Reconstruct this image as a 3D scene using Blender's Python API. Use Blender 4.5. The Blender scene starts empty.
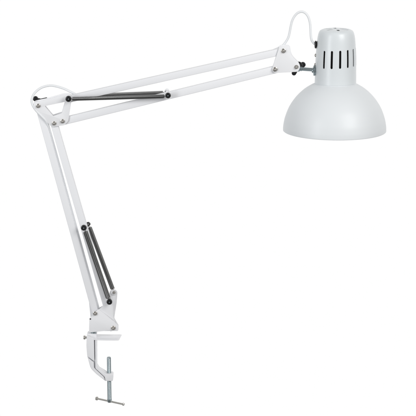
import bpy, bmesh, math, random
from mathutils import Vector, Matrix

random.seed(3)
scene = bpy.context.scene
COL = scene.collection
PI = math.pi
U = 0.00165                       # one drawing unit in metres
DIST = 1600.0                     # camera distance in drawing units
EL = math.radians(13.5)           # camera looks down by this much
CE, SE = math.cos(EL), math.sin(EL)

# ------------------------------------------------------------------ measuring
def P(px, py, d=0.0):
    """Point of the lamp drawing (416 units wide) that lies d units behind the arm's middle plane."""
    a, b = (px - 208.0) / DIST, (208.0 - py) / DIST
    dx, dy, dz = a, CE + b * SE, -SE + b * CE
    cy, cz = -DIST * CE, DIST * SE
    t = (d - cy) / dy
    return Vector((a * t * U, d * U, (cz + dz * t) * U))

# ------------------------------------------------------------------ materials
def mat(name, base, rough=0.4, metal=0.0, coat=0.0, bump=0.0, bscale=900.0, vary=0.0, spec=0.5):
    m = bpy.data.materials.new(name)
    m.use_nodes = True
    nt = m.node_tree
    b = nt.nodes['Principled BSDF']
    b.inputs['Base Color'].default_value = (*base, 1)
    b.inputs['Roughness'].default_value = rough
    b.inputs['Metallic'].default_value = metal
    b.inputs['Coat Weight'].default_value = coat
    b.inputs['Coat Roughness'].default_value = 0.22
    b.inputs['Specular IOR Level'].default_value = spec
    tc = nt.nodes.new('ShaderNodeTexCoord')
    if vary > 0:
        n = nt.nodes.new('ShaderNodeTexNoise')
        n.inputs['Scale'].default_value = 60
        n.inputs['Detail'].default_value = 5
        nt.links.new(tc.outputs['Object'], n.inputs['Vector'])
        r = nt.nodes.new('ShaderNodeMapRange')
        r.inputs['To Min'].default_value = rough - vary
        r.inputs['To Max'].default_value = rough + vary
        nt.links.new(n.outputs['Fac'], r.inputs['Value'])
        nt.links.new(r.outputs['Result'], b.inputs['Roughness'])
    if bump > 0:
        n2 = nt.nodes.new('ShaderNodeTexNoise')
        n2.inputs['Scale'].default_value = bscale
        n2.inputs['Detail'].default_value = 3
        nt.links.new(tc.outputs['Object'], n2.inputs['Vector'])
        bp = nt.nodes.new('ShaderNodeBump')
        bp.inputs['Strength'].default_value = bump
        bp.inputs['Distance'].default_value = 0.0002
        nt.links.new(n2.outputs['Fac'], bp.inputs['Height'])
        nt.links.new(bp.outputs['Normal'], b.inputs['Normal'])
    return m

M_SHADE = mat('white_shade_enamel', (0.79, 0.818, 0.835), 0.46, coat=0.1, bump=0.09, vary=0.06)
M_HOUSE = mat('white_housing_enamel', (0.745, 0.782, 0.80), 0.37, coat=0.25, bump=0.08, vary=0.06)
M_ARM = mat('white_arm_paint', (0.875, 0.88, 0.90), 0.45, coat=0.1, bump=0.09, vary=0.06)
M_PLATE = mat('white_bracket_paint', (0.87, 0.873, 0.89), 0.45, coat=0.1, bump=0.09, vary=0.06)
M_CLAMP = mat('white_clamp_casting', (0.85, 0.853, 0.872), 0.32, coat=0.3, bump=0.12, bscale=500, vary=0.08)
M_CABLE = mat('white_cable_rubber', (0.86, 0.875, 0.89), 0.5)
M_STEEL = mat('zinc_plated_steel', (0.36, 0.42, 0.44), 0.2, metal=1.0, vary=0.08)
M_NICKEL = mat('nickel_bolt', (0.50, 0.48, 0.45), 0.27, metal=1.0, vary=0.06)
M_BRIGHT = mat('bright_nickel', (0.74, 0.72, 0.68), 0.24, metal=1.0, vary=0.08)
M_SPRING = mat('dark_spring_wire', (0.21, 0.21, 0.207), 0.13, metal=1.0, vary=0.05)
M_BLACK = mat('black_plastic', (0.010, 0.010, 0.011), 0.25, vary=0.06)
M_DARK = mat('slot_shadow_black', (0.012, 0.011, 0.010), 0.6)  # near-black standing in for the shadow inside the housing's slots

# ------------------------------------------------------------------ object helpers
ROOT_LOC = P(109, 400, 0)
def link(name, me, m, parent, smooth=None):
    o = bpy.data.objects.new(name, me)
    COL.objects.link(o)
    me.materials.clear()
    me.materials.append(m)
    if parent is not None:
        o.parent = parent
        w = Matrix.Identity(4)
        o.matrix_parent_inverse = Matrix.Translation(-ROOT_LOC) if parent.type == 'EMPTY' else Matrix.Identity(4)
    return o

def finish(name, bm, m, parent, bevel=0.0, seg=2, angle=32, sharp=True):
    """Bevel the hard edges, smooth by angle and link as one mesh."""
    bmesh.ops.remove_doubles(bm, verts=bm.verts, dist=1e-7)
    bmesh.ops.recalc_face_normals(bm, faces=bm.faces)
    if bevel > 0:
        es = [e for e in bm.edges if len(e.link_faces) == 2 and e.calc_face_angle(0) > math.radians(angle)]
        if es:
            bmesh.ops.bevel(bm, geom=es, offset=bevel * U, segments=seg, affect='EDGES', profile=0.5, clamp_overlap=True)
    for f in bm.faces:
        f.smooth = True
    if sharp:
        for e in bm.edges:
            if len(e.link_faces) == 2 and e.calc_face_angle(0) > math.radians(40):
                e.smooth = False
    me = bpy.data.meshes.new(name)
    bm.to_mesh(me)
    bm.free()
    return link(name, me, m, parent)

def rounded(pts, seg=6):
    """pts: (x, y, radius): a polygon with its corners rounded."""
    out, n = [], len(pts)
    for i in range(n):
        p = Vector(pts[i][:2]); r = pts[i][2] if len(pts[i]) > 2 else 0
        a = Vector(pts[i - 1][:2]) - p; b = Vector(pts[(i + 1) % n][:2]) - p
        if r <= 0:
            out.append((p.x, p.y)); continue
        la, lb = a.length, b.length
        a.normalize(); b.normalize()
        ang = math.acos(max(-1, min(1, a.dot(b))))
        if ang > 3.1:
            out.append((p.x, p.y)); continue
        t = min(r / math.tan(ang / 2), la * 0.48, lb * 0.48)
        rr = t * math.tan(ang / 2)
        c = p + (a + b).normalized() * (rr / math.sin(ang / 2))
        s, e = p + a * t - c, p + b * t - c
        a0 = math.atan2(s.y, s.x); da = math.atan2(e.y, e.x) - a0
        while da > PI: da -= 2 * PI
        while da < -PI: da += 2 * PI
        for k in range(seg + 1):
            q = a0 + da * k / seg
            out.append((c.x + rr * math.cos(q), c.y + rr * math.sin(q)))
    return out

def slab(bm, outline, d0, d1, holes=()):
    """A plate cut along a drawn outline: front face at depth d0, back face at d1 (real thickness)."""
    loops = [outline] + list(holes)
    edges = []
    for lp in loops:
        vs = [bm.verts.new(P(x, y, d0)) for x, y in lp]
        edges += [bm.edges.new((vs[i], vs[(i + 1) % len(vs)])) for i in range(len(vs))]
    if holes:
        r = bmesh.ops.triangle_fill(bm, edges=edges, use_beauty=True, use_dissolve=True)
        faces = [g for g in r['geom'] if isinstance(g, bmesh.types.BMFace)]
    else:
        vs = [e.verts[0] for e in edges]
        seen, order = set(), []
        v = edges[0].verts[0]
        order = [e.verts[0] if i == 0 else None for i, e in enumerate(edges)]
        order = []
        for i, e in enumerate(edges):
            nx = edges[(i + 1) % len(edges)]
            order.append([q for q in e.verts if q in nx.verts][0])
        faces = [bm.faces.new(order)]
    r = bmesh.ops.extrude_face_region(bm, geom=faces)
    nv = [g for g in r['geom'] if isinstance(g, bmesh.types.BMVert)]
    for v in nv:
        v.co += Vector((0, (d1 - d0) * U, 0))
    bmesh.ops.recalc_face_normals(bm, faces=bm.faces)

def bar(bm, a, b, w, dep, d=0.0, over=0.0):
    """A square tube between two drawn points."""
    A, B = P(a[0], a[1], d), P(b[0], b[1], d)
    ax = (B - A).normalized()
    A = A - ax * over * U; B = B + ax * over * U
    yy = Vector((0, 1, 0)); nn = ax.cross(yy).normalized()
    vs = []
    for p in (A, B):
        for s, t in ((-1, -1), (1, -1), (1, 1), (-1, 1)):
            vs.append(bm.verts.new(p + nn * s * w / 2 * U + yy * t * dep / 2 * U))
    for i in range(4):
        j = (i + 1) % 4
        bm.faces.new((vs[i], vs[j], vs[4 + j], vs[4 + i]))
    bm.faces.new(vs[0:4][::-1]); bm.faces.new(vs[4:8])

def cyl(bm, A, B, r0, r1=None, n=24, cap=True):
    """A round rod or cone from A to B (world points), radii in units."""
    r1 = r0 if r1 is None else r1
    ax = (B - A).normalized()
    s = ax.orthogonal().normalized(); t = ax.cross(s)
    ra = [bm.verts.new(A + (s * math.cos(2 * PI * i / n) + t * math.sin(2 * PI * i / n)) * r0 * U) for i in range(n)]
    rb = [bm.verts.new(B + (s * math.cos(2 * PI * i / n) + t * math.sin(2 * PI * i / n)) * r1 * U) for i in range(n)]
    for i in range(n):
        j = (i + 1) % n
        bm.faces.new((ra[i], ra[j], rb[j], rb[i]))
    if cap:
        bm.faces.new(ra[::-1]); bm.faces.new(rb)

def revolve(bm, A, ax, prof, n=32):
    """prof: (radius, height) in units about the axis ax from A; ends at radius 0 close."""
    s = ax.orthogonal().normalized(); t = ax.cross(s)
    rings = []
    for r, h in prof:
        c = A + ax * h * U
        if r <= 1e-6:
            rings.append([bm.verts.new(c)])
        else:
            rings.append([bm.verts.new(c + (s * math.cos(2 * PI * i / n) + t * math.sin(2 * PI * i / n)) * r * U) for i in range(n)])
    for p, q in zip(rings, rings[1:]):
        for i in range(n):
            j = (i + 1) % n
            if len(p) == 1 and len(q) == 1: continue
            if len(p) == 1: bm.faces.new((p[0], q[i], q[j]))
            elif len(q) == 1: bm.faces.new((p[i], p[j], q[0]))
            else: bm.faces.new((p[i], p[j], q[j], q[i]))

def ball(bm, c, rx, ry=None, rz=None, n=16):
    ry = ry or rx; rz = rz or rx
    r = bmesh.ops.create_uvsphere(bm, u_segments=n * 2, v_segments=n, radius=1.0)
    for v in r['verts']:
        v.co = Vector((v.co.x * rx * U, v.co.y * ry * U, v.co.z * rz * U)) + c

def spline(pts, n=10):
    """Catmull-Rom through world points."""
    out = []
    m = len(pts)
    for i in range(m - 1):
        p0 = pts[max(i - 1, 0)]; p1 = pts[i]; p2 = pts[i + 1]; p3 = pts[min(i + 2, m - 1)]
        for k in range(n):
            t = k / n
            out.append(0.5 * ((2 * p1) + (p2 - p0) * t + (2 * p0 - 5 * p1 + 4 * p2 - p3) * t * t + (3 * p1 - p0 - 3 * p2 + p3) * t ** 3))
    out.append(pts[-1])
    return out

def tube(bm, pts, r, n=12):
    """A round tube swept along world points."""
    rings = []
    up = None
    for i, p in enumerate(pts):
        t = (pts[min(i + 1, len(pts) - 1)] - pts[max(i - 1, 0)]).normalized()
        if up is None: up = t.orthogonal().normalized()
        up = (up - t * up.dot(t)).normalized()
        q = t.cross(up)
        rings.append([bm.verts.new(p + (up * math.cos(2 * PI * k / n) + q * math.sin(2 * PI * k / n)) * r * U) for k in range(n)])
    for a, b in zip(rings, rings[1:]):
        for k in range(n):
            j = (k + 1) % n
            bm.faces.new((a[k], a[j], b[j], b[k]))
    bm.faces.new(rings[0][::-1]); bm.faces.new(rings[-1])

FRONT = Vector((0, -1, 0))

def bolt(px, py, d, parent, r=2.3, turn=0.3, name='bolt'):
    """Washer, hexagon nut and the domed end of the threaded stud, standing on a plate's front at depth d."""
    c = P(px, py, d)
    r *= 0.94
    bm = bmesh.new()
    revolve(bm, c, FRONT, [(0, -0.2), (r * 1.02, -0.2), (r * 1.02, 0.25), (r * 0.96, 0.35), (0, 0.35)], 28)
    s = Vector((1, 0, 0)); t = Vector((0, 0, 1))
    lo, hi, hc = [], [], []
    for k in range(6):
        a = turn + k * PI / 3
        q = s * math.cos(a) + t * math.sin(a)
        lo.append(bm.verts.new(c + q * r * 0.88 * U + FRONT * 0.35 * U))
        hi.append(bm.verts.new(c + q * r * 0.88 * U + FRONT * 1.6 * U))
        hc.append(bm.verts.new(c + q * r * 0.72 * U + FRONT * 1.95 * U))
    for k in range(6):
        j = (k + 1) % 6
        bm.faces.new((lo[k], lo[j], hi[j], hi[k])); bm.faces.new((hi[k], hi[j], hc[j], hc[k]))
    bm.faces.new(hc)
    revolve(bm, c, FRONT, [(r * 0.5, 1.9), (r * 0.5, 2.5), (r * 0.42, 2.75), (r * 0.2, 2.92), (0, 2.95)], 20)
    return finish(name, bm, M_NICKEL, parent)

def spring(a, da, b, db, r, parent, wire=0.62, pitch=0.80):
    """A close-wound tension spring with a hook at each end, each hook round its pin."""
    A, B = P(a[0], a[1], da), P(b[0], b[1], db)
    L = (B - A).length / U
    ax = (B - A).normalized()
    s = ax.cross(Vector((0, 1, 0))).normalized(); t = ax.cross(s)
    lead = 3.4
    pts = []
    n = 12
    turns = int((L - 2 * lead) / (pitch))
    rr = r - wire / 2
    total = turns * n
    pts.append(A + ax * 1.5 * U)
    pts.append(A + ax * 2.4 * U)
    for i in range(total + 1):
        q = 2 * PI * i / n
        h = lead + (L - 2 * lead) * i / total
        k = min(1.0, 0.35 + i / (n * 1.5), 0.35 + (total - i) / (n * 1.5))
        pts.append(A + ax * h * U + (s * math.cos(q) + t * math.sin(q)) * rr * k * U)
    pts.append(B - ax * 2.4 * U)
    pts.append(B - ax * 1.5 * U)
    bm = bmesh.new()
    tube(bm, pts, wire / 2 * 1.04, 6)
    for c in (A, B):
        ring = [c + (ax * math.cos(2 * PI * k / 20) + s * math.sin(2 * PI * k / 20)) * 1.9 * U for k in range(21)]
        tube(bm, ring, wire / 2 * 1.2, 6)
    return finish('tension_spring', bm, M_SPRING, parent, sharp=False)

def pin(px, py, d_cap, d_in, parent, r=3.0, m=M_BLACK, washer=True):
    """The pin that carries a spring's hook: a rod, a pale washer and a domed cap with a dimple."""
    s = -1 if d_cap < d_in else 1
    ax = Vector((0, s, 0))
    c = P(px, py, d_cap)
    ln = abs(d_cap - d_in)
    bm = bmesh.new()
    revolve(bm, c, ax, [(0, -ln), (1.3, -ln), (1.3, -1.2), (r, -1.2), (r, 0.5), (r * 0.93, 0.95), (r * 0.78, 1.15), (r * 0.46, 1.15), (r * 0.40, 0.7), (r * 0.38, 0.4), (0, 0.4)], 28)
    o = finish('spring_pin', bm, m, parent)
    bm = bmesh.new()
    revolve(bm, c, ax, [(0, 0.2), (0.95, 0.3), (0.95, 0.9), (0.7, 1.25), (0, 1.35)], 20)
    finish('stud', bm, M_STEEL, parent)
    if washer:
        bm = bmesh.new()
        revolve(bm, c, ax, [(1.3, -2.2), (r * 1.14, -2.2), (r * 1.14, -1.3), (1.3, -1.3), (1.3, -2.2)], 28)
        finish('washer', bm, M_ARM, parent, bevel=0.12)
    return o

# ------------------------------------------------------------------ the lamp
lamp = bpy.data.objects.new('desk_lamp', None)
COL.objects.link(lamp)
lamp.location = ROOT_LOC
lamp['label'] = 'white spring balanced desk lamp with a domed metal shade and a screw clamp foot'
lamp['category'] = 'desk lamp'

# --- four square tubes
def arm(a, b, w, over, dep=6.4):
    bm = bmesh.new()
    bar(bm, a, b, w, dep, 0.0, over)
    return finish('arm_bar', bm, M_ARM, lamp, bevel=0.5, seg=3)

bar_lower_a = arm((38.9, 105.8), (96.0, 313.5), 6.7, 2.4)
bar_lower_b = arm((54.2, 123.2), (113.2, 328.0), 6.8, 2.0)
bar_upper_a = arm((68.3, 99.0), (283.5, 50.8), 6.7, 2.2)
bar_upper_b = arm((62.6, 121.2), (275.3, 69.3), 7.0, 2.2)

# --- elbow bracket: two plates with a window cut in each
outer = rounded([(33.0, 102.4, 4.2), (47.0, 99.6, 8), (63.5, 94.9, 6), (72.3, 94.6, 3.4), (68.2, 121.0, 3.4), (64.5, 125.2, 2.5), (51.8, 127.0, 3.0), (34.2, 109.8, 3.0)])
hole = rounded([(44.6, 106.1, 0.7), (65.2, 101.8, 0.7), (61.9, 113.2, 0.7), (53.1, 116.1, 0.7)], 4)
bm = bmesh.new()
slab(bm, outer, -5.0, -3.8, [hole])
elbow = finish('elbow_bracket', bm, M_PLATE, lamp, bevel=0.22, seg=2)
bm = bmesh.new()
slab(bm, [(x, y - 1.4) for x, y in outer], 3.8, 5.0, [[(x, y - 1.4) for x, y in hole]])
finish('side_plate', bm, M_PLATE, elbow, bevel=0.22, seg=2)
bolt(38.2, 105.8, -5.0, elbow, 2.3, 0.2)
bolt(54.1, 123.3, -5.0, elbow, 2.25, 0.5)
bolt(62.6, 121.2, -5.0, elbow, 2.25, 0.9)

def wing_nut(hub, wings, d0, d1, parent):
    """A black wing nut on the far side of a bracket."""
    bm = bmesh.new()
    cyl(bm, P(hub[0], hub[1], d0 - 1), P(hub[0], hub[1], d1), hub[2], hub[2] * 0.85)
    for (x, y, r, r_in) in wings:
        bmw = bmesh.new()
        H, W = Vector((hub[0], hub[1])), Vector((x, y))
        ang = math.atan2((W - H).y, (W - H).x)
        pts = []
        for k in range(13):
            q = ang - PI / 2 + PI * k / 12
            pts.append((W.x + r * math.cos(q), W.y + r * math.sin(q)))
        pts.append((H.x + r_in * math.cos(ang + PI / 2), H.y + r_in * math.sin(ang + PI / 2)))
        pts.append((H.x + r_in * math.cos(ang - PI / 2), H.y + r_in * math.sin(ang - PI / 2)))
        slab(bmw, pts, d0, d0 + 2.6)
        me = bpy.data.meshes.new('w'); bmw.to_mesh(me); bmw.free()
        bm.from_mesh(me); bpy.data.meshes.remove(me)
    return finish('wing_nut', bm, M_BLACK, parent, bevel=0.5, seg=3)

wing_nut((39.0, 101.8, 3.6), [(35.4, 98.9, 2.6, 1.6), (46.2, 98.6, 1.0, 2.6)], 6.0, 9.5, elbow)

# --- head bracket: a triangular plate each side of the tubes' ends
tri = rounded([(279.6, 46.0, 2.6), (289.6, 45.6, 3.0), (291.4, 55.5, 12), (298.2, 62.6, 4), (300.4, 67.0, 3.0), (298.0, 71.8, 3.0), (270.9, 73.2, 3.2)])
bm = bmesh.new()
slab(bm, tri, -5.0, -3.8)
head = finish('head_bracket', bm, M_PLATE, lamp, bevel=0.25, seg=2)
bm = bmesh.new()
slab(bm, [(x, y - 1.0) for x, y in tri], 3.8, 5.0)
finish('side_plate', bm, M_PLATE, head, bevel=0.25, seg=2)
bolt(283.5, 50.8, -5.0, head, 2.4, 0.1)
bolt(275.2, 69.3, -5.0, head, 2.4, 0.4)
bolt(296.4, 67.0, -5.0, head, 2.1, 0.7)
wing_nut((298.4, 66.2, 4.7), [(303.0, 64.8, 2.7, 1.9), (294.0, 73.3, 2.3, 1.9)], 5.2, 9.0, head)

# --- swivel rod from the head bracket to the housing
bm = bmesh.new()
A, B = P(296.6, 68.6, 0), P(315.4, 69.9, 0)
ax = (B - A).normalized(); L = (B - A).length / U
revolve(bm, A, ax, [(0, -1.5), (2.6, -1.5), (2.9, -1.0), (2.9, 2.6), (2.6, 3.0), (2.1, 3.4), (2.1, 5.2), (1.75, 5.5), (1.75, L - 3.4), (2.0, L - 3.3), (2.0, L - 1.2), (0, L - 1.2)], 24)
rod = finish('swivel_rod', bm, M_STEEL, lamp)

# --- lampshade (dome), with silhouette measured on the drawing
def cat1(xs, ys, x):
    i = 0
    while i < len(xs) - 2 and x > xs[i + 1]: i += 1
    def tan(k):
        if k == 0: return (ys[1] - ys[0]) / (xs[1] - xs[0])
        if k == len(xs) - 1: return (ys[-1] - ys[-2]) / (xs[-1] - xs[-2])
        return (ys[k + 1] - ys[k - 1]) / (xs[k + 1] - xs[k - 1])
    h = xs[i + 1] - xs[i]; t = (x - xs[i]) / h
    return ((2 * t**3 - 3 * t**2 + 1) * ys[i] + (t**3 - 2 * t**2 + t) * h * tan(i) + (-2 * t**3 + 3 * t**2) * ys[i + 1] + (t**3 - t**2) * h * tan(i + 1))

AXX = 334.5
AXIS = P(AXX, 130.3, 0)
def zof(y):
    return (P(AXX, y, 0).z - AXIS.z) / U

def shell(prof, thick):
    """Closed profile of a spun shell: outside down, round the rim, inside up."""
    out = list(prof)
    inn = []
    n = len(prof)
    for i in range(n):
        a = Vector(prof[max(i - 1, 0)]); b = Vector(prof[min(i + 1, n - 1)])
        t = (b - a).normalized()
        nrm = Vector((t.y, -t.x))
        if nrm.x > 0 or (abs(nrm.x) < 1e-6 and nrm.y > 0): nrm = -nrm
        inn.append((max(prof[i][0] + nrm.x * thick, 0), prof[i][1] + nrm.y * thick))
    return out, inn

dome_y = [83.6, 85.2, 88.4, 92.8, 98.6, 107.0, 117.4, 125.2, 130.0]
dome_r = [20.6, 23.7, 28.8, 34.1, 39.4, 44.9, 49.0, 50.6, 50.9]
prof = []
for i in range(61):
    y = dome_y[0] + (dome_y[-1] - dome_y[0]) * (i / 60) ** 1.35
    prof.append((cat1(dome_y, dome_r, y), zof(y)))
out, inn = shell(prof, 0.7)
zr = out[-1][1]
full = [(19.7, out[0][1] + 3.4), (19.95, out[0][1] + 3.0), (19.95, out[0][1] + 0.6)] + out + [(50.85, zr - 0.35), (50.55, zr - 0.6), (50.2, zr - 0.55)] + inn[::-1][1:] + [(19.0, inn[0][1]), (19.0, out[0][1] + 3.4)]
bm = bmesh.new()
revolve(bm, AXIS, Vector((0, 0, 1)), full, 144)
shade = finish('lampshade', bm, M_SHADE, lamp)

# --- lamp housing (slotted cap)
hy = [82.5, 70.0, 56.0, 45.0, 38.0, 33.6, 31.3, 30.1, 29.55]
hr = [20.35, 20.1, 19.75, 19.0, 18.3, 17.4, 16.4, 15.2, 13.8]
prof = [(hr[0], zof(82.5))]
ys = [82.5 - (82.5 - 29.55) * (i / 48) for i in range(1, 49)]
xs_rev = [-y for y in hy]
for y in ys:
    prof.append((cat1(xs_rev, hr, -y), zof(y)))
topz = zof(29.4)
prof += [(12.5, topz + 0.12), (8, topz + 0.25), (4, topz + 0.3), (0, topz + 0.3)]
th = 0.8
inner = [(max(r - th, 0), z) for r, z in prof[:-4]]
inner = [p for p in inner if p[1] < topz - 1.2]
closed = prof + [(0, topz - 0.05), (11.5, topz - 0.2), (14.3, topz - 1.0)] + inner[::-1]
closed.append(prof[0])
bm = bmesh.new()
revolve(bm, AXIS, Vector((0, 0, 1)), closed, 128)
bmesh.ops.remove_doubles(bm, verts=bm.verts, dist=1e-7)
bmesh.ops.recalc_face_normals(bm, faces=bm.faces)
me = bpy.data.meshes.new('housing'); bm.to_mesh(me); bm.free()
ho = bpy.data.objects.new('housing_blank', me); COL.objects.link(ho)

cb = bmesh.new()
def capsule(bm, c, n, upv, hw, hl, depth):
    """A slot cutter: rounded-end prism centred at c, length along upv, pushed along n."""
    side = upv.cross(n).normalized()
    pts = []
    for k in range(9):
        q = PI * k / 8
        pts.append(side * hw * math.cos(q) + upv * (hl - hw + hw * math.sin(q)))
    for k in range(9):
        q = PI + PI * k / 8
        pts.append(side * hw * math.cos(q) + upv * (-(hl - hw) + hw * math.sin(q)))
    a = [bm.verts.new(c + (p - n * depth) * U) for p in pts]
    b = [bm.verts.new(c + (p + n * depth) * U) for p in pts]
    m = len(pts)
    for i in range(m):
        j = (i + 1) % m
        bm.faces.new((a[i], a[j], b[j], b[i]))
    bm.faces.new(a[::-1]); bm.faces.new(b)

Z = Vector((0, 0, 1))
zs = zof(57.1)
for k in range(15):
    deg = -40.0 + 23.9 * k
    dd = (deg + 180) % 360 - 180
    if -130 < dd < -45: continue
    q = math.radians(dd)
    n = Vector((math.sin(q), -math.cos(q), 0))
    c = AXIS + n * 19.7 * U + Z * (zs + 0.045 * 19.7 * math.sin(q)) * U
    capsule(cb, c, n, Z, 1.1, 8.75, 4)
for k in range(6):
    q = math.radians(6 + 60 * k)
    rv = Vector((math.sin(q), -math.cos(q), 0))
    capsule(cb, AXIS + rv * 8.6 * U + Z * (topz + 0.2) * U, Z, rv, 1.4, 3.8, 3)
bmesh.ops.recalc_face_normals(cb, faces=cb.faces)
cm = bpy.data.meshes.new('cut'); cb.to_mesh(cm); cb.free()
co = bpy.data.objects.new('slot_cutter', cm); COL.objects.link(co)
md = ho.modifiers.new('slots', 'BOOLEAN'); md.operation = 'DIFFERENCE'; md.object = co; md.solver = 'EXACT'
dg = bpy.context.evaluated_depsgraph_get()
res = bpy.data.meshes.new_from_object(ho.evaluated_get(dg))
bm = bmesh.new(); bm.from_mesh(res)
bpy.data.objects.remove(ho); bpy.data.objects.remove(co)
bpy.data.meshes.remove(me); bpy.data.meshes.remove(cm); bpy.data.meshes.remove(res)
housing = finish('lamp_housing', bm, M_HOUSE, lamp)

bm = bmesh.new()
revolve(bm, AXIS, Z, [(0, zof(88)), (15.5, zof(88)), (16.8, zof(80)), (16.8, zof(44)), (15.2, zof(36)), (13.6, zof(31.5)), (12.4, topz - 0.55), (0, topz - 0.55)], 48)
finish('slot_shadow_core', bm, M_DARK, housing)  # added black core, there to make the vent slots look dark inside

# grommet, two screws and the swivel flange on the housing's side
bm = bmesh.new()
xa = Vector((1, 0, 0))
def hside(y):
    return (cat1(xs_rev, hr, -y))
c = AXIS + Vector((-(hside(44.6) + 1.9) * U, 0, zof(44.6) * U))
revolve(bm, c, xa, [(0, -0.3), (1.4, -0.3), (2.6, -0.2), (3.5, 0.1), (3.8, 0.5), (3.8, 1.3), (3.5, 1.5), (3.2, 1.6), (3.2, 1.9), (3.7, 2.1), (3.7, 2.6), (0, 2.6)], 28)
grommet = finish('cable_grommet', bm, M_BLACK, housing)
bm = bmesh.new()
c = AXIS + Vector((-(hside(55.3) + 0.8) * U, 0, zof(55.3) * U))
revolve(bm, c, xa, [(0, -0.4), (0.8, -0.3), (1.5, 0.1), (1.7, 0.6), (1.7, 1.4), (0, 1.4)], 20)
finish('screw', bm, M_NICKEL, housing)
bm = bmesh.new()
c = AXIS + Vector((-(hside(64.4) + 0.8) * U, 0, zof(64.4) * U))
revolve(bm, c, xa, [(0, -0.3), (0.8, -0.2), (1.3, 0.2), (1.4, 0.6), (1.4, 1.4), (0, 1.4)], 20)
finish('screw', bm, M_NICKEL, housing)
bm = bmesh.new()
c = AXIS + Vector((-(hside(70) + 1.7) * U, -1.0 * U, zof(70.4) * U))
revolve(bm, c, xa, [(0, -1.6), (1.9, -1.6), (2.3, -1.1), (2.3, -0.4), (4.6, -0.2), (5.2, 0.3), (5.2, 1.1), (4.4, 1.5), (4.4, 2.4), (0, 2.4)], 28)
finish('swivel_flange', bm, M_STEEL, rod)

# --- springs and their pins
pin(68.5, 98.9, -12.0, -3.0, elbow)
pin(168.0, 95.5, -12.0, -3.0, bar_upper_b, 2.8)
spring((68.5, 99.0), -8.6, (168.0, 96.2), -8.6, 2.15, lamp)
pin(68.6, 96.4, 11.0, 3.0, elbow, 1.6, washer=False)
pin(167.0, 91.1, 12.0, 3.0, bar_upper_b, 2.4, M_PLATE, washer=False)
spring((68.6, 96.2), 8.6, (166.8, 92.6), 8.6, 2.1, lamp)
pin(83.8, 227.8, -12.0, -3.0, bar_lower_b, 2.9)
spring((84.1, 228.0), -8.6, (109.4, 301.6), -8.6, 2.6, lamp)
pin(88.2, 224.0, 11.0, 3.0, bar_lower_b, 1.7, washer=False)
spring((88.3, 224.0), 8.6, (113.9, 292.4), 8.6, 2.4, lamp)

# --- base bracket: front plate, rear plate that rises to the far spring's lug
front = rounded([(89.3, 318.6, 0.6), (98.6, 309.0, 1.2), (112.6, 320.6, 2.0), (118.4, 326.0, 2.6), (118.4, 331.2, 1.6), (108, 330.6, 0), (89.0, 332.6, 0.6)])
bm = bmesh.new()
slab(bm, front, -6.2, -5.0)
base = finish('base_bracket', bm, M_PLATE, lamp, bevel=0.25, seg=2)
lug = rounded([(98.4, 309.6, 0.8), (107.0, 301.6, 1.0), (108.0, 298.2, 1.8), (112.2, 299.4, 2.2), (113.2, 305, 2), (113.6, 322.6, 0.6), (111.0, 327.0, 0.6), (99, 318, 0.5)])
bm = bmesh.new()
slab(bm, lug, -3.4, -2.4)
zl = P(110, 327, -3.4).z
for v in bm.verts:                      # the lug is bent a little forward
    v.co.y -= 0.10 * (v.co.z - zl)
finish('lug_plate', bm, M_PLATE, base, bevel=0.22, seg=2)
rear = rounded([(89.0, 302.0, 1.0), (92.5, 302.0, 1.0), (97.5, 309.0, 1.0), (106.5, 303.5, 1.0), (110.4, 289.6, 3.0), (117.6, 289.8, 3.3), (116.6, 303.0, 6), (114.2, 318.0, 4), (118.4, 325.0, 1), (118.4, 330.0, 1), (89.4, 330.6, 0.5), (90.6, 318, 0.5)])
bm = bmesh.new()
slab(bm, rear, 3.8, 5.0)
finish('side_plate', bm, M_PLATE, base, bevel=0.22, seg=2)
bolt(95.1, 313.4, -6.2, base, 2.3, 0.2)
bolt(113.3, 327.9, -6.2, base, 2.4, 0.6)
pin(109.4, 301.9, -12.0, -3.8, base, 2.9, washer=False)
bm = bmesh.new()
revolve(bm, P(113.9, 292.3, 3.6), FRONT, [(0, 0), (3.0, 0), (3.0, 0.7), (2.8, 1.0), (0, 1.0)], 28)
finish('boss', bm, M_PLATE, base)
bolt(114.0, 292.6, 2.6, base, 1.55, 0.4)
bm = bmesh.new()
cyl(bm, P(113.9, 292.4, 4.0), P(113.9, 292.4, 11.0), 1.2)
finish('spring_pin', bm, M_BLACK, base, bevel=0.2)
bm = bmesh.new()
revolve(bm, P(90.4, 318.9, -6.1), FRONT, [(0, 0), (0.75, 0), (0.75, 0.3), (0.5, 0.5), (0, 0.5)], 16)
finish('rivet', bm, M_BLACK, base)

# --- clamp: C-shaped casting, jaw plate, screw and tommy bar
bm = bmesh.new()
cbody = rounded([(86.9, 333.6, 1.5), (86.5, 345, 20), (87.2, 356, 20), (90.6, 368.4, 10), (96.0, 373.8, 6), (105.2, 381.0, 1.2), (112.9, 381.3, 1.4), (113.2, 374.2, 1.4), (107.0, 374.2, 2.0), (98.8, 369.3, 3.0), (96.9, 366.0, 3.0), (96.6, 334.2, 0.6)])
slab(bm, cbody, -4.2, 4.6)
clamp = finish('clamp', bm, M_CLAMP, lamp, bevel=0.4, seg=2)
bm = bmesh.new()
slab(bm, rounded([(86.7, 335.5, 1.2), (93.9, 338.6, 0.8), (94.4, 361.6, 0.6), (87.2, 356.0, 0.8), (86.4, 346, 10)]), -8.4, -4.0)
slab(bm, rounded([(87.7, 357.6, 0.4), (93.7, 362.4, 0.6), (94.0, 368.0, 2.0), (103.6, 376.9, 0.5), (105.0, 380.8, 0.6), (96.2, 374.0, 5), (91.0, 368.4, 6)]), -7.6, -4.0)
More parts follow.
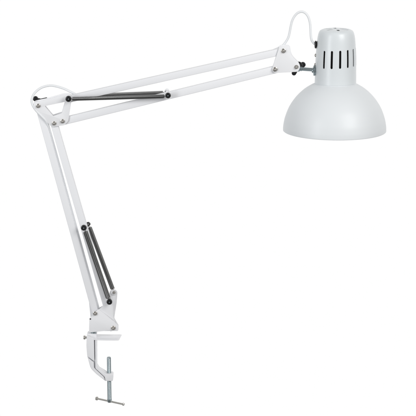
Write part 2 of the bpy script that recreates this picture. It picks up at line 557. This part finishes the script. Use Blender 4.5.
slab(bm, rounded([(95.1, 339.4, 0.3), (96.7, 339.4, 0.3), (96.9, 366.2, 2.5), (99.0, 369.8, 2.5), (107.2, 374.3, 1.0), (113.1, 374.2, 1.0), (112.9, 381.2, 1.2), (105.9, 380.9, 0.6), (104.6, 376.9, 0.5), (95.3, 368.4, 2.0)]), -8.0, -4.0)
finish('clamp_rib', bm, M_CLAMP, clamp, bevel=0.45, seg=3)
# jaw: a flat tongue that thins towards its free end
bm = bmesh.new()
j0, j1 = P(91.6, 335.6, 0), P(120.4, 337.0, 0)
zj = P(105, 336.9, 0).z
N = 14
top, bot = [], []
for i in range(N + 1):
    f = i / N
    x = j0.x + (j1.x - j0.x) * f
    hw = 8.2 + 0.5 * f
    if f > 0.9: hw -= 0.5 * ((f - 0.9) / 0.1) ** 2
    z = zj + (0.6 - 1.4 * f + 0.8 * f * f) * U
    tk = 1.3 - 0.3 * f
    top.append([bm.verts.new((x + (0.9 * v * f) * U, v * hw * U, z)) for v in (-1, 0, 1)])
    bot.append([bm.verts.new((x + (0.9 * v * f) * U, v * hw * U, z - tk * U)) for v in (-1, 0, 1)])
for i in range(N):
    for k in range(2):
        bm.faces.new((top[i][k], top[i + 1][k], top[i + 1][k + 1], top[i][k + 1]))
        bm.faces.new((bot[i][k + 1], bot[i + 1][k + 1], bot[i + 1][k], bot[i][k]))
    bm.faces.new((top[i][0], bot[i][0], bot[i + 1][0], top[i + 1][0]))
    bm.faces.new((top[i][2], top[i + 1][2], bot[i + 1][2], bot[i][2]))
for k in range(2):
    bm.faces.new((top[0][k], top[0][k + 1], bot[0][k + 1], bot[0][k]))
    bm.faces.new((top[N][k + 1], top[N][k], bot[N][k], bot[N][k + 1]))
finish('clamp_jaw', bm, M_CLAMP, clamp, bevel=0.6, seg=3)
# post on which the arm swivels
bm = bmesh.new()
pc = P(93.5, 336, 0)
revolve(bm, Vector((pc.x, 0, zj)), Z, [(0, -3), (3.4, -3), (3.4, 0.9), (2.8, 1.2), (2.8, 9.5), (0, 9.5)], 28)
finish('swivel_post', bm, M_STEEL, clamp)
bm = bmesh.new()
slab(bm, [(90.0, 331.0), (117.0, 331.0), (117.0, 329.8), (90.0, 329.8)], -5.2, 4.0)
finish('base_plate', bm, M_PLATE, base, bevel=0.15)
# locking screw at the spine's back
bm = bmesh.new()
revolve(bm, P(83.6, 337.4, 0), xa, [(0, -0.5), (1.2, -0.4), (2.0, 0.1), (2.1, 0.6), (2.1, 1.8), (1.2, 2.0), (1.2, 5), (0, 5)], 20)
finish('locking_screw', bm, M_BRIGHT, clamp)
# threaded screw with real thread
sa, sb = P(109.5, 357.0, 0), P(108.6, 400.6, 0)
sx = P(109.2, 378, 0).x
bm = bmesh.new()
A = Vector((sx, 0, sb.z)); H = (sa.z - sb.z) / U
prof = [(0, 0), (1.7, 0)]
h = 0.3
while h < H - 0.9:
    prof += [(1.92, h), (2.18, h + 0.22), (2.18, h + 0.34), (1.92, h + 0.56)]
    h += 0.72
prof += [(2.05, H - 0.5), (1.6, H), (0, H)]
revolve(bm, A, Z, prof, 28)
screw = finish('clamp_screw', bm, M_STEEL, lamp, sharp=False)
# tommy bar, turned so that its left end is the farther one
mid = Vector((sx, 0, P(108.6, 401.2, 0).z))
yaw = math.radians(31)
bx = Vector((math.cos(yaw), -math.sin(yaw), 0))
bm = bmesh.new()
A = mid - bx * 16.8 * U
revolve(bm, A, bx, [(0, -0.3), (1.5, -0.2), (2.0, 0.3), (2.0, 1.6), (1.5, 1.9), (0.98, 2.1), (0.98, 32.6), (1.2, 32.8), (1.5, 33.2), (1.5, 34.5), (1.1, 34.9), (0, 35)], 20)
finish('tommy_bar', bm, M_BRIGHT, screw)
bm = bmesh.new()
revolve(bm, Vector((sx, 0, sb.z)), Z, [(0, -1.6), (2.0, -1.6), (2.3, -1.2), (2.3, 1.6), (1.9, 1.9), (0, 1.9)], 24)
finish('screw_end', bm, M_STEEL, screw)

# --- power cable: one run at the head, one at the elbow
pts = [P(266, 54.2, 4.6), P(272, 51.0, 4.6), P(278, 48.2, 6.4), P(282.4, 45.9, 6.6), P(286.0, 41.6, 6), P(288.8, 36.0, 5), P(291.0, 25.3, 4), P(292.3, 20.5, 3.6), P(294.5, 16.3, 3.2), P(297.6, 13.0, 2.6), P(301.4, 11.6, 2), P(305.0, 12.8, 1.5), P(307.8, 16.0, 1), P(309.4, 20.2, 0.8), P(310.3, 25.3, 0.5), P(311.0, 37.0, 0), P(312.4, 41.6, 0), P(315.2, 44.6, 0)]
bm = bmesh.new()
tube(bm, spline(pts, 10), 1.15, 14)
finish('power_cable', bm, M_CABLE, lamp, sharp=False)
pts = [P(84, 94.8, 4.6), P(78.0, 95.2, 4.8), P(73, 93.0, 5.5), P(63.8, 88.6, 6.5), P(55, 86.0, 7), P(48.8, 85.6, 7), P(41.3, 87.7, 6), P(35, 92.6, 4), P(31.9, 98.6, 0), P(32.2, 104.0, -3), P(35.7, 110.0, -4), P(41.7, 116.2, -4.5), P(46.2, 121.2, -4.0), P(48.6, 127.0, -2.4), P(50.8, 134.5, 0.0), P(58.0, 160.6, 1.0), P(72.6, 214, 1.0), P(87.2, 267, 1.0), P(97.6, 305, 1.0), P(100.5, 316, 1.0), P(101, 322, 1)]
bm = bmesh.new()
tube(bm, spline(pts, 10), 1.15, 14)
finish('power_cable', bm, M_CABLE, lamp, sharp=False)

# ------------------------------------------------------------------ camera
cam = bpy.data.cameras.new('camera')
cam.sensor_width = 36.0
cam.lens = 18.0 / (208.0 / DIST)
cam.clip_start = 0.05
cam.clip_end = 100
co = bpy.data.objects.new('camera', cam)
COL.objects.link(co)
co.location = Vector((0, -DIST * CE * U, DIST * SE * U))
co.rotation_euler = (PI / 2 - EL, 0, 0)
scene.camera = co

# ------------------------------------------------------------------ white studio
w = bpy.data.worlds.new('World')
scene.world = w
w.use_nodes = True
nt = w.node_tree
bg = nt.nodes['Background']
tc = nt.nodes.new('ShaderNodeTexCoord')
sep = nt.nodes.new('ShaderNodeSeparateXYZ')
nt.links.new(tc.outputs['Generated'], sep.inputs[0])
my = nt.nodes.new('ShaderNodeMapRange'); my.interpolation_type = 'SMOOTHSTEP'
my.inputs['From Min'].default_value = 0.2; my.inputs['From Max'].default_value = 0.8
my.inputs['To Min'].default_value = 0.37; my.inputs['To Max'].default_value = 1.0
nt.links.new(sep.outputs['Y'], my.inputs['Value'])
mz = nt.nodes.new('ShaderNodeMapRange'); mz.interpolation_type = 'SMOOTHSTEP'
mz.inputs['From Min'].default_value = -0.95; mz.inputs['From Max'].default_value = -0.45
mz.inputs['To Min'].default_value = 0.45; mz.inputs['To Max'].default_value = 1.0
nt.links.new(sep.outputs['Z'], mz.inputs['Value'])
mu = nt.nodes.new('ShaderNodeMath'); mu.operation = 'MULTIPLY'
nt.links.new(my.outputs['Result'], mu.inputs[0]); nt.links.new(mz.outputs['Result'], mu.inputs[1])
nt.links.new(mu.outputs[0], bg.inputs['Strength'])
bg.inputs['Color'].default_value = (1, 1, 1, 1)

def softbox(name, loc, target, sx, sy, power, color=(1, 1, 1)):
    l = bpy.data.lights.new(name, 'AREA')
    l.shape = 'RECTANGLE'; l.size = sx; l.size_y = sy; l.energy = power; l.color = color
    o = bpy.data.objects.new(name, l); COL.objects.link(o)
    o.location = loc
    o.rotation_euler = (Vector(target) - Vector(loc)).to_track_quat('-Z', 'Y').to_euler()
    return o
softbox('key_softbox', (1.35, -1.8, 1.3), (0.1, 0, 0.1), 1.2, 1.2, 31.5, (1.0, 0.99, 0.98))
softbox('fill_softbox', (-1.7, -1.9, 0.6), (0, 0, 0), 0.7, 1.8, 23.0, (0.96, 0.98, 1.0))

vs = scene.view_settings
scene.display_settings.display_device = 'sRGB'
vs.view_transform = 'Standard'; vs.look = 'None'; vs.exposure = 0.0; vs.gamma = 1.0
vs.use_curve_mapping = False
scene.render.film_transparent = False
scene.cycles.max_bounces = 8
